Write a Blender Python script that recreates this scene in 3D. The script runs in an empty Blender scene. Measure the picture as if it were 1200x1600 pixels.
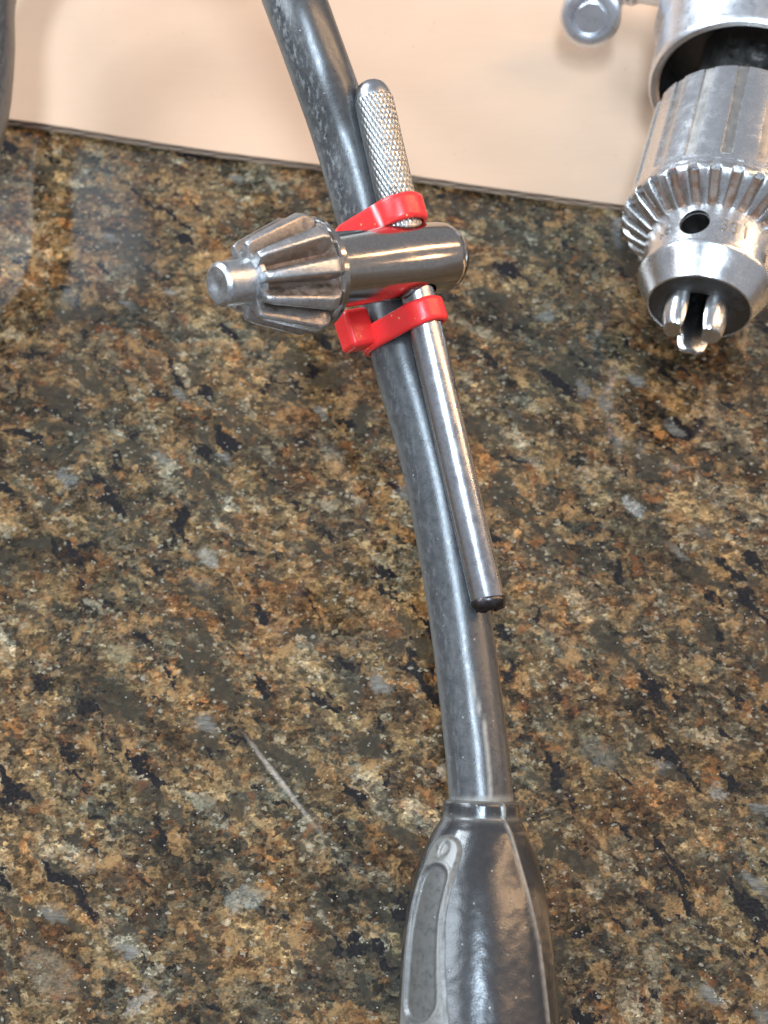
import bpy, bmesh, math, random
from mathutils import Vector, Matrix, noise as mnoise
from math import sin, cos, pi, radians, atan2, sqrt, exp

MM = 0.001
random.seed(7)
scene = bpy.context.scene
C = scene.collection

# ------------------------------------------------------------------ camera
PITCH = radians(64.0)
CAM_H = 202.0                      # mm above the counter
FPX = 2000.0                       # focal length in pixels of the 1200x1600 photograph
cam_d = bpy.data.cameras.new('camera')
cam = bpy.data.objects.new('camera', cam_d)
C.objects.link(cam)
cam.location = (0, 0, CAM_H * MM)
cam.rotation_euler = (radians(90) - PITCH, 0, 0)
cam_d.sensor_fit = 'VERTICAL'
cam_d.sensor_height = 36.0
cam_d.lens = FPX / 1600 * 36.0
cam_d.clip_start = 0.005
cam_d.clip_end = 50
cam_d.dof.use_dof = True
cam_d.dof.focus_distance = 0.186
cam_d.dof.aperture_fstop = 27
scene.camera = cam

# ------------------------------------------------------------------ world, lights, exposure
world = bpy.data.worlds.new('World')
scene.world = world
world.use_nodes = True
bg = world.node_tree.nodes['Background']
bg.inputs[0].default_value = (0.62, 0.66, 0.74, 1)
bg.inputs[1].default_value = 0.62


def area_light(name, az, el, dist, sx, sy, power, color, target=(0.0, 0.11, 0.0), roll=0.0):
    d = bpy.data.lights.new(name, 'AREA')
    d.shape = 'RECTANGLE'
    d.size, d.size_y = sx, sy
    d.energy = power
    d.color = color
    o = bpy.data.objects.new(name, d)
    C.objects.link(o)
    a, e = radians(az), radians(el)
    off = Vector((sin(a) * cos(e), cos(a) * cos(e), sin(e))) * dist
    o.location = Vector(target) + off
    o.rotation_euler = (off.to_track_quat('Z', 'Y').to_matrix() @ Matrix.Rotation(roll, 3, 'Z')).to_euler()
    return o


# two panes of a cool window beyond the counter on the left, two warm tubes on the right
area_light('window_pane_light', -58, 33, 1.20, 0.24, 0.34, 7, (0.80, 0.90, 1.0))
area_light('window_pane_light', -42, 33, 1.20, 0.24, 0.34, 7, (0.80, 0.90, 1.0))
area_light('side_window_light', -88, 46, 1.10, 0.30, 0.50, 5, (0.78, 0.89, 1.0))
area_light('far_window_light', -24, 48, 1.60, 0.22, 0.16, 0.2, (0.62, 0.80, 1.0))
area_light('warm_lamp_light', 62, 38, 0.90, 0.035, 0.82, 3.2, (1.0, 0.63, 0.33))
area_light('warm_lamp_light', 84, 36, 0.90, 0.035, 0.82, 3.2, (1.0, 0.63, 0.33))
# a long cool ceiling panel over the near side of the counter
tube = area_light('ceiling_panel_light', 0, 90, 1.1, 0.16, 0.56, 15.0, (0.66, 0.83, 1.0))
tube.location = (-0.04, -0.30, 1.1)
tube.rotation_euler = (Vector((-0.04, -0.40, 1.1)).to_track_quat('Z', 'Y')).to_euler()

vs = scene.view_settings
vs.view_transform = 'Standard'
vs.look = 'None'
vs.exposure = 0.0
vs.gamma = 1.0
vs.use_curve_mapping = False

# ------------------------------------------------------------------ helpers
FWD = Vector((0, cos(PITCH), -sin(PITCH)))
UPV = Vector((0, sin(PITCH), cos(PITCH)))
RGT = Vector((1, 0, 0))
CAMP = Vector((0, 0, CAM_H))


def ray(px, py):
    return FWD + RGT * ((px - 600) / FPX) - UPV * ((py - 800) / FPX)


def P(px, py, h):
    """point (mm) at height h seen at photograph position px, py"""
    d = ray(px, py)
    return CAMP + d * ((CAM_H - h) / -d.z)


def proj(p):
    q = p - CAMP
    z = q.dot(FWD)
    return (600 + FPX * q.dot(RGT) / z, 800 - FPX * q.dot(UPV) / z, z)


WM = {}


def frame(o, z, xh):
    z = z.normalized()
    x = (xh - z * xh.dot(z)).normalized()
    y = z.cross(x)
    m = Matrix.Identity(4)
    for i in range(3):
        m[i][0], m[i][1], m[i][2], m[i][3] = x[i], y[i], z[i], o[i]
    return m


def meters(m):
    m = m.copy()
    m.translation = m.translation * MM
    return m


def make_mesh(name, verts, faces, mat, sharp=35, attrs=None):
    me = bpy.data.meshes.new(name)
    me.from_pydata([tuple(c * MM for c in v) for v in verts], [], faces)
    bm = bmesh.new()
    bm.from_mesh(me)
    bmesh.ops.recalc_face_normals(bm, faces=bm.faces)
    bm.to_mesh(me)
    bm.free()
    me.materials.append(mat)
    me.shade_smooth()
    if sharp is not None:
        me.set_sharp_from_angle(angle=radians(sharp))
    if attrs:
        for an, vals in attrs.items():
            a = me.attributes.new(an, 'FLOAT', 'POINT')
            a.data.foreach_set('value', vals)
    me.update()
    return me


def thing(name, label, cat, loc, group=None):
    o = bpy.data.objects.new(name, None)
    o.empty_display_size = 0.01
    C.objects.link(o)
    o.location = Vector(loc) * MM
    WM[o] = Matrix.Translation(Vector(loc) * MM)
    o['label'] = label
    o['category'] = cat
    if group:
        o['group'] = group
    return o


def put(name, me, parent=None, M=None):
    """M is the world matrix in mm"""
    M = meters(M if M is not None else Matrix.Identity(4))
    o = bpy.data.objects.new(name, me)
    C.objects.link(o)
    WM[o] = M
    if parent is not None:
        o.parent = parent
        o.matrix_basis = WM[parent].inverted() @ M
    else:
        o.matrix_basis = M
    return o


def lathe(profile, n=96, close=False):
    """profile of (r, z) revolved round z"""
    vs_, fs = [], []
    rows = []
    for r, z in profile:
        if r < 1e-6:
            rows.append([len(vs_)])
            vs_.append((0, 0, z))
        else:
            rows.append(list(range(len(vs_), len(vs_) + n)))
            for i in range(n):
                a = 2 * pi * i / n
                vs_.append((r * cos(a), r * sin(a), z))
    pairs = list(zip(rows, rows[1:]))
    if close:
        pairs.append((rows[-1], rows[0]))
    for A, B in pairs:
        for i in range(n):
            j = (i + 1) % n
            if len(A) == 1 and len(B) == 1:
                continue
            if len(A) == 1:
                fs.append((A[0], B[i], B[j]))
            elif len(B) == 1:
                fs.append((A[i], A[j], B[0]))
            else:
                fs.append((A[i], A[j], B[j], B[i]))
    return vs_, fs


def grid_faces(nu, nv, wrap_v=True, off=0):
    fs = []
    for i in range(nu - 1):
        for j in range(nv if wrap_v else nv - 1):
            k = (j + 1) % nv
            fs.append((off + i * nv + j, off + i * nv + k, off + (i + 1) * nv + k, off + (i + 1) * nv + j))
    return fs


def catmull(pts, step):
    pts = [Vector(p) for p in pts]
    out = []
    ext = [pts[0] * 2 - pts[1]] + pts + [pts[-1] * 2 - pts[-2]]
    for i in range(1, len(ext) - 2):
        p0, p1, p2, p3 = ext[i - 1:i + 3]
        d01, d12, d23 = [max(1e-4, (b - a).length) ** 0.5 for a, b in ((p0, p1), (p1, p2), (p2, p3))]
        t0, t1 = 0, d01
        t2 = t1 + d12
        t3 = t2 + d23
        n = max(1, int((p2 - p1).length / step))
        for k in range(n):
            t = t1 + (t2 - t1) * k / n
            a1 = p0 * ((t1 - t) / (t1 - t0)) + p1 * ((t - t0) / (t1 - t0))
            a2 = p1 * ((t2 - t) / (t2 - t1)) + p2 * ((t - t1) / (t2 - t1))
            a3 = p2 * ((t3 - t) / (t3 - t2)) + p3 * ((t - t2) / (t3 - t2))
            b1 = a1 * ((t2 - t) / (t2 - t0)) + a2 * ((t - t0) / (t2 - t0))
            b2 = a2 * ((t3 - t) / (t3 - t1)) + a3 * ((t - t1) / (t3 - t1))
            out.append(b1 * ((t2 - t) / (t2 - t1)) + b2 * ((t - t1) / (t2 - t1)))
    out.append(pts[-1])
    return out


def sweep(path, radius_fn, n, attr_fn=None, cap=True):
    """tube; radius_fn(s, theta) ; theta 0 = up, positive = right of travel"""
    verts, vals = [], []
    s = 0.0
    m = len(path)
    for i, p in enumerate(path):
        if i:
            s += (p - path[i - 1]).length
        T = (path[min(i + 1, m - 1)] - path[max(i - 1, 0)]).normalized()
        R = T.cross(Vector((0, 0, 1))).normalized()
        U = R.cross(T)
        for j in range(n):
            th = 2 * pi * j / n
            if th > pi:
                th -= 2 * pi
            r = radius_fn(s, th)
            verts.append(p + U * (r * cos(th)) + R * (r * sin(th)))
            if attr_fn:
                vals.append(attr_fn(s, th))
    faces = grid_faces(m, n)
    if cap:
        faces.append(tuple(range(n)))
        faces.append(tuple(range((m - 1) * n, m * n)))
    return verts, faces, vals


def boolean_cut(me, cutters, mat):
    """cut (verts, faces) bodies out of a mesh, local mm coordinates"""
    o = bpy.data.objects.new('tmp', me)
    C.objects.link(o)
    tmp = []
    for v, f in cutters:
        cm = make_mesh('tmpc', v, f, mat)
        co = bpy.data.objects.new('tmpc', cm)
        C.objects.link(co)
        tmp.append(co)
        md = o.modifiers.new('b', 'BOOLEAN')
        md.operation = 'DIFFERENCE'
        md.solver = 'EXACT'
        md.object = co
    dg = bpy.context.evaluated_depsgraph_get()
    dg.update()
    res = bpy.data.meshes.new_from_object(o.evaluated_get(dg))
    for x in tmp + [o]:
        bpy.data.objects.remove(x)
    res.shade_smooth()
    res.set_sharp_from_angle(angle=radians(35))
    return res


def smooth01(a, b, x):
    t = max(0.0, min(1.0, (x - a) / (b - a)))
    return t * t * (3 - 2 * t)


# ------------------------------------------------------------------ material helpers
class NT:
    def __init__(self, name):
        self.mat = bpy.data.materials.new(name)
        self.mat.use_nodes = True
        self.t = self.mat.node_tree
        self.n = self.t.nodes
        self.b = self.n['Principled BSDF']

    def link(self, a, b):
        self.t.links.new(a, b)

    def new(self, typ, **kw):
        nd = self.n.new(typ)
        for k, v in kw.items():
            setattr(nd, k, v)
        return nd

    def setin(self, sock, v):
        if isinstance(v, bpy.types.NodeSocket):
            self.link(v, sock)
        elif isinstance(v, (tuple, list)) and len(v) == 3 and sock.type == 'RGBA':
            sock.default_value = (*v, 1)
        else:
            sock.default_value = v

    def obj_coord(self):
        """object coordinates in mm"""
        tc = self.new('ShaderNodeTexCoord')
        m = self.new('ShaderNodeMapping')
        m.inputs['Scale'].default_value = (1000, 1000, 1000)
        self.link(tc.outputs['Object'], m.inputs['Vector'])
        return m.outputs[0]

    def mapping(self, vec, loc=(0, 0, 0), rot=(0, 0, 0), scale=(1, 1, 1), typ='POINT'):
        m = self.new('ShaderNodeMapping', vector_type=typ)
        m.inputs['Location'].default_value = loc
        m.inputs['Rotation'].default_value = rot
        m.inputs['Scale'].default_value = scale
        self.link(vec, m.inputs['Vector'])
        return m.outputs[0]

    def noise(self, vec, scale, detail=3, rough=0.55, dist=0.0, out='Fac'):
        nd = self.new('ShaderNodeTexNoise')
        nd.inputs['Scale'].default_value = scale
        nd.inputs['Detail'].default_value = detail
        nd.inputs['Roughness'].default_value = rough
        nd.inputs['Distortion'].default_value = dist
        self.link(vec, nd.inputs['Vector'])
        return nd.outputs[out]

    def voronoi(self, vec, scale, feature='F1', rand=1.0):
        nd = self.new('ShaderNodeTexVoronoi', feature=feature)
        nd.inputs['Scale'].default_value = scale
        nd.inputs['Randomness'].default_value = rand
        self.link(vec, nd.inputs['Vector'])
        return nd.outputs

    def math(self, op, a, b=0.0, c=0.0, clamp=False):
        nd = self.new('ShaderNodeMath', operation=op, use_clamp=clamp)
        self.setin(nd.inputs[0], a)
        self.setin(nd.inputs[1], b)
        self.setin(nd.inputs[2], c)
        return nd.outputs[0]

    def maprange(self, v, a, b, c=0.0, d=1.0, smooth=False):
        nd = self.new('ShaderNodeMapRange', clamp=True)
        if smooth:
            nd.interpolation_type = 'SMOOTHSTEP'
        for i, x in enumerate((v, a, b, c, d)):
            self.setin(nd.inputs[i], x)
        return nd.outputs[0]

    def mix(self, fac, a, b, blend='MIX'):
        nd = self.new('ShaderNodeMix', data_type='RGBA', blend_type=blend)
        self.setin(nd.inputs[0], fac)
        self.setin(nd.inputs[6], a)
        self.setin(nd.inputs[7], b)
        return nd.outputs[2]

    def ramp(self, fac, stops, interp='LINEAR'):
        nd = self.new('ShaderNodeValToRGB')
        cr = nd.color_ramp
        cr.interpolation = interp
        while len(cr.elements) > 1:
            cr.elements.remove(cr.elements[-1])
        for i, (p, c) in enumerate(stops):
            e = cr.elements[0] if i == 0 else cr.elements.new(p)
            e.position = p
            e.color = (*c, 1)
        self.link(fac, nd.inputs[0])
        return nd.outputs[0]

    def sepx(self, col, ch=0):
        nd = self.new('ShaderNodeSeparateColor')
        self.link(col, nd.inputs[0])
        return nd.outputs[ch]

    def vadd(self, a, b):
        nd = self.new('ShaderNodeVectorMath', operation='ADD')
        self.setin(nd.inputs[0], a)
        self.setin(nd.inputs[1], b)
        return nd.outputs[0]

    def vscale(self, a, s):
        nd = self.new('ShaderNodeVectorMath', operation='SCALE')
        self.setin(nd.inputs[0], a)
        nd.inputs['Scale'].default_value = s
        return nd.outputs[0]

    def vlen(self, a):
        nd = self.new('ShaderNodeVectorMath', operation='LENGTH')
        self.setin(nd.inputs[0], a)
        return nd.outputs['Value']

    def attr(self, name):
        nd = self.new('ShaderNodeAttribute', attribute_name=name)
        return nd.outputs['Fac']

    def bump(self, h, strength, dist):
        nd = self.new('ShaderNodeBump')
        nd.inputs['Strength'].default_value = strength
        nd.inputs['Distance'].default_value = dist
        self.link(h, nd.inputs['Height'])
        self.link(nd.outputs[0], self.b.inputs['Normal'])

    def set(self, **kw):
        for k, v in kw.items():
            self.setin(self.b.inputs[k.replace('_', ' ')], v)


def steel(name, base=(0.56, 0.56, 0.57), rough=0.24, rust=0.25, rust_col=(0.16, 0.09, 0.055), brushed=None, grime=0.35, rscale=0.5, groove=False, bump=0.22):
    m = NT(name)
    co = m.obj_coord()
    n1 = m.noise(co, rscale, 6, 0.65, 0.4)
    n2 = m.noise(co, 2.5, 4, 0.6)
    n3 = m.noise(co, 6.0, 2, 0.6)
    col = m.mix(m.maprange(n2, 0.35, 0.75, 0, grime), base, tuple(c * 0.42 for c in base))
    rf = m.maprange(m.math('ADD', m.math('MULTIPLY', n1, 0.72), m.math('MULTIPLY', n3, 0.28)), 0.66 - 0.3 * rust, 0.78 - 0.25 * rust, 0, min(1.0, 0.35 + rust))
    col = m.mix(rf, col, rust_col)
    if groove:
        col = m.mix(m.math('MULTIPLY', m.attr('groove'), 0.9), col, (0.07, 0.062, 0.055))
    r = m.math('ADD', m.maprange(n1, 0.3, 0.7, rough * 0.75, rough * 1.35), m.math('MULTIPLY', rf, 0.3))
    m.set(Base_Color=col, Roughness=r)
    m.link(m.maprange(rf, 0, 1, 1.0, 0.45), m.b.inputs['Metallic'])
    h = m.math('ADD', n2, m.math('MULTIPLY', n3, 0.6))
    if brushed:
        h = m.math('ADD', m.math('MULTIPLY', h, 0.5), m.noise(m.mapping(co, scale=brushed), 1.0, 3, 0.7))
    m.bump(h, bump, 0.00012)
    return m.mat


# ------------------------------------------------------------------ materials
def granite_material():
    m = NT('granite')
    co = m.obj_coord()
    ang = radians(-36)
    wv = m.vscale(m.vadd(m.noise(co, 0.16, 4, 0.6, out='Color'), (-0.5, -0.5, -0.5)), 5.0)
    wv2 = m.vscale(m.vadd(m.noise(co, 0.9, 3, 0.6, out='Color'), (-0.5, -0.5, -0.5)), 1.6)
    cw = m.vadd(m.vadd(co, wv), wv2)
    st = m.mapping(m.mapping(cw, rot=(0, 0, -ang)), scale=(0.48, 1.0, 1.0))
    st2 = m.mapping(m.mapping(cw, rot=(0, 0, -ang + 0.2)), scale=(0.45, 1.0, 1.0))
    big = m.voronoi(st, 0.21)                 # mineral grains
    mid = m.voronoi(st, 0.52)
    fine = m.voronoi(m.mapping(m.vadd(co, wv2), rot=(0, 0, -ang), scale=(0.75, 1.1, 1)), 1.35)
    tiny = m.voronoi(m.mapping(co, rot=(0, 0, -ang), scale=(0.8, 1.1, 1)), 3.0)
    stops = [(0.0, (0.016, 0.016, 0.016)), (0.12, (0.044, 0.038, 0.030)), (0.28, (0.078, 0.055, 0.033)),
             (0.40, (0.038, 0.035, 0.030)), (0.53, (0.135, 0.098, 0.055)), (0.64, (0.095, 0.050, 0.026)),
             (0.71, (0.098, 0.092, 0.072)), (0.80, (0.215, 0.160, 0.090)), (0.90, (0.200, 0.105, 0.045)), (0.955, (0.25, 0.24, 0.20))]
    cb = m.ramp(m.sepx(big['Color'], 0), stops, 'CONSTANT')
    cm = m.ramp(m.sepx(mid['Color'], 1), stops, 'CONSTANT')
    cf = m.ramp(m.sepx(fine['Color'], 0), stops, 'CONSTANT')
    col = m.mix(m.maprange(m.noise(co, 0.30, 3), 0.38, 0.62, 0.25, 0.85), cb, cm)
    col = m.mix(m.maprange(m.noise(co, 0.45, 3), 0.42, 0.62, 0.08, 0.62), col, cf)
    # large drifts of warmer and greyer stone
    drift = m.noise(m.mapping(cw, loc=(31, 7, 0), rot=(0, 0, -ang), scale=(0.7, 1, 1)), 0.055, 3, 0.55)
    col = m.mix(m.maprange(drift, 0.36, 0.64, 0, 1), m.mix(1.0, col, (0.86, 0.95, 0.98), 'MULTIPLY'), m.mix(1.0, col, (1.22, 1.03, 0.82), 'MULTIPLY'))
    # brightness jitter of the crystals
    jit = m.maprange(m.sepx(fine['Color'], 1), 0, 1, 0.42, 1.75)
    jit2 = m.maprange(m.sepx(tiny['Color'], 1), 0, 1, 0.60, 1.50)
    soft = m.maprange(m.noise(cw, 0.5, 4, 0.6), 0.3, 0.7, 0.62, 1.4)
    broad = m.maprange(m.noise(m.mapping(st, loc=(7, 70, 0)), 0.085, 3, 0.55), 0.33, 0.67, 0.50, 1.50)
    j = m.math('MULTIPLY', m.math('MULTIPLY', jit, jit2), m.math('MULTIPLY', soft, broad))
    g = m.new('ShaderNodeVectorMath', operation='SCALE')
    m.link(col, g.inputs[0])
    m.link(j, g.inputs['Scale'])
    col = g.outputs[0]
    # gold and rust stains
    rust = m.noise(m.mapping(cw, loc=(50, 20, 0)), 0.20, 6, 0.68)
    col = m.mix(m.maprange(rust, 0.585, 0.66, 0, 0.7), col, m.mix(m.sepx(fine['Color'], 2), (0.30, 0.13, 0.045), (0.10, 0.035, 0.016)))
    gold = m.noise(m.mapping(cw, loc=(-20, 60, 0)), 0.20, 6, 0.70)
    col = m.mix(m.maprange(gold, 0.55, 0.64, 0, 0.85), col, m.mix(m.sepx(tiny['Color'], 1), m.mix(m.sepx(fine['Color'], 1), (0.36, 0.25, 0.13), (0.15, 0.10, 0.05)), (0.40, 0.24, 0.11)))
    # clear grey-green quartz that looks dark
    dq = m.noise(m.mapping(st, loc=(13, -31, 2)), 0.20, 4, 0.6, 0.8)
    col = m.mix(m.maprange(dq, 0.545, 0.62, 0, 0.85), col, m.mix(m.noise(co, 0.8, 3), (0.020, 0.019, 0.016), (0.066, 0.060, 0.046)))
    # black mica in stretched clots
    mica = m.noise(m.mapping(st2, loc=(3, 11, 5)), 0.24, 4, 0.58, 0.35)
    col = m.mix(m.maprange(mica, 0.605, 0.635), col, m.mix(m.sepx(tiny['Color'], 0), (0.007, 0.007, 0.009), (0.020, 0.019, 0.022)))
    # pale quartz grains with fine cleavage lines
    q = m.voronoi(m.mapping(st, loc=(5, 3, 0)), 0.36)
    qm = m.maprange(m.sepx(q['Color'], 2), 0.97, 0.98)
    qe = m.maprange(m.math('ADD', q['Distance'], m.math('MULTIPLY', m.noise(co, 1.3, 4, 0.7), 0.7)), 0.55, 0.85, 1, 0)
    streak = m.noise(m.mapping(co, rot=(0, 0, 0.9), scale=(0.25, 1.8, 1)), 1.0, 4, 0.7)
    qcol = m.mix(m.maprange(streak, 0.35, 0.65), (0.085, 0.092, 0.095), (0.26, 0.275, 0.28))
    col = m.mix(m.math('MULTIPLY', qm, m.math('MULTIPLY', qe, 0.8)), col, qcol)
    # pale flecks, then tiny white cells that paint facet glints
    f1 = m.math('MULTIPLY', m.maprange(m.sepx(fine['Color'], 2), 0.955, 0.965), m.maprange(fine['Distance'], 0.22, 0.45, 1, 0))
    col = m.mix(m.math('MULTIPLY', f1, 0.8), col, (0.34, 0.33, 0.28))
    f2 = m.math('MULTIPLY', m.maprange(m.sepx(tiny['Color'], 2), 0.990, 0.994), m.maprange(tiny['Distance'], 0.20, 0.45, 1, 0))
    col = m.mix(m.math('MULTIPLY', f2, 0.9), col, (0.48, 0.46, 0.43))
    # single large crystals that can be found in the stone
    ragged = m.vscale(m.vadd(m.noise(co, 0.55, 6, 0.75, out='Color'), (-0.5, -0.5, -0.5)), 6.0)
    cr = m.vadd(co, ragged)
    crystals = [  # px, py, half length mm, half width mm, image angle, colour
        (990, 792, 2.6, 1.3, 55, (0.52, 0.58, 0.62)), (912, 608, 2.6, 1.3, 75, (0.30, 0.30, 0.31)),
        (75, 1518, 5.4, 3.2, 40, (0.24, 0.215, 0.17)), (215, 1568, 3.0, 1.3, -40, (0.46, 0.44, 0.42)),
        (382, 1405, 3.6, 2.2, -10, (0.34, 0.37, 0.35)), (325, 872, 2.4, 1.6, 50, (0.40, 0.42, 0.43)),
        (192, 1020, 2.6, 1.9, 20, (0.38, 0.33, 0.21)), (935, 1178, 4.0, 2.2, 35, (0.15, 0.155, 0.145)),
        (1125, 1240, 2.2, 1.1, 40, (0.36, 0.38, 0.38)), (512, 790, 2.0, 1.1, 40, (0.42, 0.37, 0.28)),
        (320, 1255, 2.4, 1.7, 30, (0.27, 0.27, 0.22)), (692, 1203, 1.0, 1.3, 0, (0.42, 0.42, 0.38)),
        (105, 745, 3.0, 1.4, 30, (0.22, 0.25, 0.27)), (1020, 1500, 2.6, 1.6, 60, (0.28, 0.26, 0.20))]
    for px, py, a_, b_, deg, c in crystals:
        p = P(px, py, 0)
        v = m.mapping(cr, loc=(p.x, p.y, 0), rot=(0, 0, radians(-deg)), scale=(a_, b_, 1000), typ='TEXTURE')
        mk = m.maprange(m.vlen(v), 0.6, 1.05, 0.8, 0)
        lines = m.noise(m.mapping(v, rot=(0, 0, 0.2), scale=(7.0, 0.8, 1)), 1.0, 2)
        mk = m.math('MULTIPLY', m.math('MULTIPLY', mk, m.maprange(lines, 0.30, 0.60, 0.1, 1)), m.maprange(jit2, 0.7, 1.4, 0.55, 1.0))
        col = m.mix(mk, col, c)
    # the long pale vein
    a0, b0 = P(372, 1135, 0), P(508, 1312, 0)
    mid_, d_ = (a0 + b0) / 2, b0 - a0
    v = m.mapping(m.vadd(co, m.vscale(ragged, 0.12)), loc=(mid_.x, mid_.y, 0), rot=(0, 0, atan2(d_.y, d_.x)), scale=(d_.length / 2, 0.55, 1000), typ='TEXTURE')
    mk = m.maprange(m.vlen(v), 0.15, 1.0, 0.75, 0)
    col = m.mix(m.math('MULTIPLY', mk, m.maprange(m.noise(co, 1.4, 3), 0.3, 0.6, 0.35, 1)), col, (0.60, 0.56, 0.54))
    col = m.mix(1.0, col, (0.75, 0.69, 0.60), 'MULTIPLY')
    smear = m.maprange(m.noise(co, 0.05, 4, 0.6), 0.4, 0.7, 0.05, 0.12)
    m.set(Base_Color=col, Roughness=smear)
    m.b.inputs['Specular IOR Level'].default_value = 0.5
    m.bump(m.math('ADD', m.noise(co, 3.0, 3), m.sepx(fine['Color'], 0)), 0.05, 0.00008)
    return m.mat


def cardboard_material(name, col):
    m = NT(name)
    co = m.obj_coord()
    fib = m.noise(m.mapping(co, rot=(0, 0, 0.12), scale=(0.12, 1.2, 1)), 1.0, 5, 0.65)
    blot = m.noise(co, 0.06, 4, 0.55)
    flute = m.noise(m.mapping(co, rot=(0, 0, radians(80)), scale=(0.01, 0.20, 1)), 1.0, 2)
    c = m.mix(m.maprange(fib, 0.3, 0.7, 0, 0.18), col, tuple(x * y for x, y in zip(col, (0.84, 0.80, 0.76))))
    c = m.mix(m.maprange(blot, 0.35, 0.65, 0, 0.35), c, tuple(x * y for x, y in zip(col, (1.10, 1.08, 1.10))))
    sp = m.noise(co, 0.7, 2)
    c = m.mix(m.maprange(sp, 0.73, 0.80, 0, 0.45), c, (0.22, 0.17, 0.13))
    m.set(Base_Color=c, Roughness=0.82)
    m.b.inputs['Specular IOR Level'].default_value = 0.25
    m.bump(m.math('ADD', m.math('MULTIPLY', fib, 0.25), m.math('ADD', blot, flute)), 0.35, 0.0004)
    return m.mat


def rubber_material(name, dust_amt, rough, scuff=True, rv=0.18, base=(0.030, 0.031, 0.034)):
    m = NT(name)
    co = m.obj_coord()
    d = m.attr('dust')
    n1 = m.noise(co, 0.9, 5, 0.7)
    n2 = m.noise(co, 3.2, 3, 0.6)
    spk = m.voronoi(co, 1.15)
    speck = m.math('MULTIPLY', m.maprange(m.sepx(spk['Color'], 0), 0.90, 0.93), m.maprange(spk['Distance'], 0.10, 0.22, 1, 0))
    film = m.maprange(n1, 0.30, 0.85, 0.02, dust_amt)
    sc = m.noise(m.mapping(co, rot=(0, 0, radians(-14)), scale=(2.2, 0.35, 1.2)), 0.8, 5, 0.7)
    dd = m.math('MULTIPLY', d, m.maprange(n1, 0.30, 0.52, 0.45, 1.0))
    tot = m.math('ADD', film, dd, clamp=True)
    col = m.mix(tot, base, (0.30, 0.285, 0.25))
    if scuff:
        sm = m.math('MULTIPLY', m.attr('scuff'), m.maprange(sc, 0.50, 0.62))
        col = m.mix(m.math('MULTIPLY', sm, 0.5), col, (0.34, 0.34, 0.33))
        pit = m.math('MULTIPLY', m.attr('scuff'), m.maprange(m.noise(co, 1.1, 4, 0.7), 0.60, 0.66))
        col = m.mix(pit, col, (0.006, 0.006, 0.007))
    col = m.mix(m.math('MULTIPLY', speck, 0.45), col, (0.42, 0.40, 0.37))
    r = m.math('ADD', m.maprange(n1, 0.3, 0.7, rough * (1 - rv), rough * (1 + rv)), m.math('MULTIPLY', tot, 0.35))
    m.set(Base_Color=col, Roughness=r)
    m.b.inputs['Specular IOR Level'].default_value = 0.8
    m.bump(m.math('ADD', n2, m.math('MULTIPLY', speck, 1.5)), 0.13, 0.00015)
    return m.mat


M_granite = granite_material()
M_card = cardboard_material('cardboard_liner', (0.50, 0.35, 0.245))
M_flute = cardboard_material('cardboard_flute', (0.36, 0.26, 0.19))
M_cord = rubber_material('cord_rubber', 0.13, 0.29)
M_boot = rubber_material('boot_rubber', 0.05, 0.23, scuff=False, rv=0.06, base=(0.014, 0.014, 0.016))
M_rod = steel('rod_steel', (0.50, 0.50, 0.52), 0.27, 0.08, brushed=(3, 3, 0.25), grime=0.4, bump=0.12)
M_knurl = steel('knurled_steel', (0.46, 0.455, 0.44), 0.36, 0.10, grime=0.5, groove=True)
M_body = steel('key_body_steel', (0.46, 0.42, 0.385), 0.15, 0.22, (0.13, 0.095, 0.075), brushed=(3, 3, 0.15), grime=0.4, rscale=0.35, bump=0.07)
M_tooth = steel('key_tooth_steel', (0.55, 0.56, 0.57), 0.36, 0.34, (0.25, 0.205, 0.17), grime=0.6)
M_root = steel('key_root_steel', (0.22, 0.17, 0.14), 0.5, 0.8, (0.12, 0.07, 0.045))
M_flank = steel('key_flank_steel', (0.40, 0.36, 0.33), 0.42, 0.55, (0.17, 0.115, 0.085), grime=0.6)
M_chuck = steel('chuck_steel', (0.76, 0.765, 0.775), 0.24, 0.05, (0.25, 0.18, 0.13), brushed=(0.3, 0.3, 4), grime=0.35)
M_gear = steel('gear_tooth_steel', (0.62, 0.62, 0.62), 0.26, 0.18, (0.24, 0.15, 0.10), grime=0.4)
M_valley = steel('gear_root_steel', (0.40, 0.33, 0.28), 0.50, 0.85, (0.22, 0.12, 0.075))
M_groove = steel('sleeve_groove_steel', (0.52, 0.50, 0.47), 0.36, 0.22, (0.26, 0.20, 0.15))
M_stamp = steel('stamp_steel', (0.30, 0.29, 0.28), 0.4, 0.1)
M_dark = steel('dark_steel', (0.12, 0.115, 0.11), 0.45, 0.2, (0.06, 0.045, 0.035))  # oxidised face plate; same dark tone inside the holes and collar
M_alu = steel('housing_aluminium', (0.74, 0.76, 0.79), 0.30, 0.0, grime=0.2)
M_jaw = steel('jaw_steel', (0.64, 0.64, 0.64), 0.22, 0.08, (0.28, 0.20, 0.15), grime=0.45)
M_burr = steel('rod_end_steel', (0.10, 0.09, 0.09), 0.32, 0.3, (0.05, 0.025, 0.02))


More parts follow.
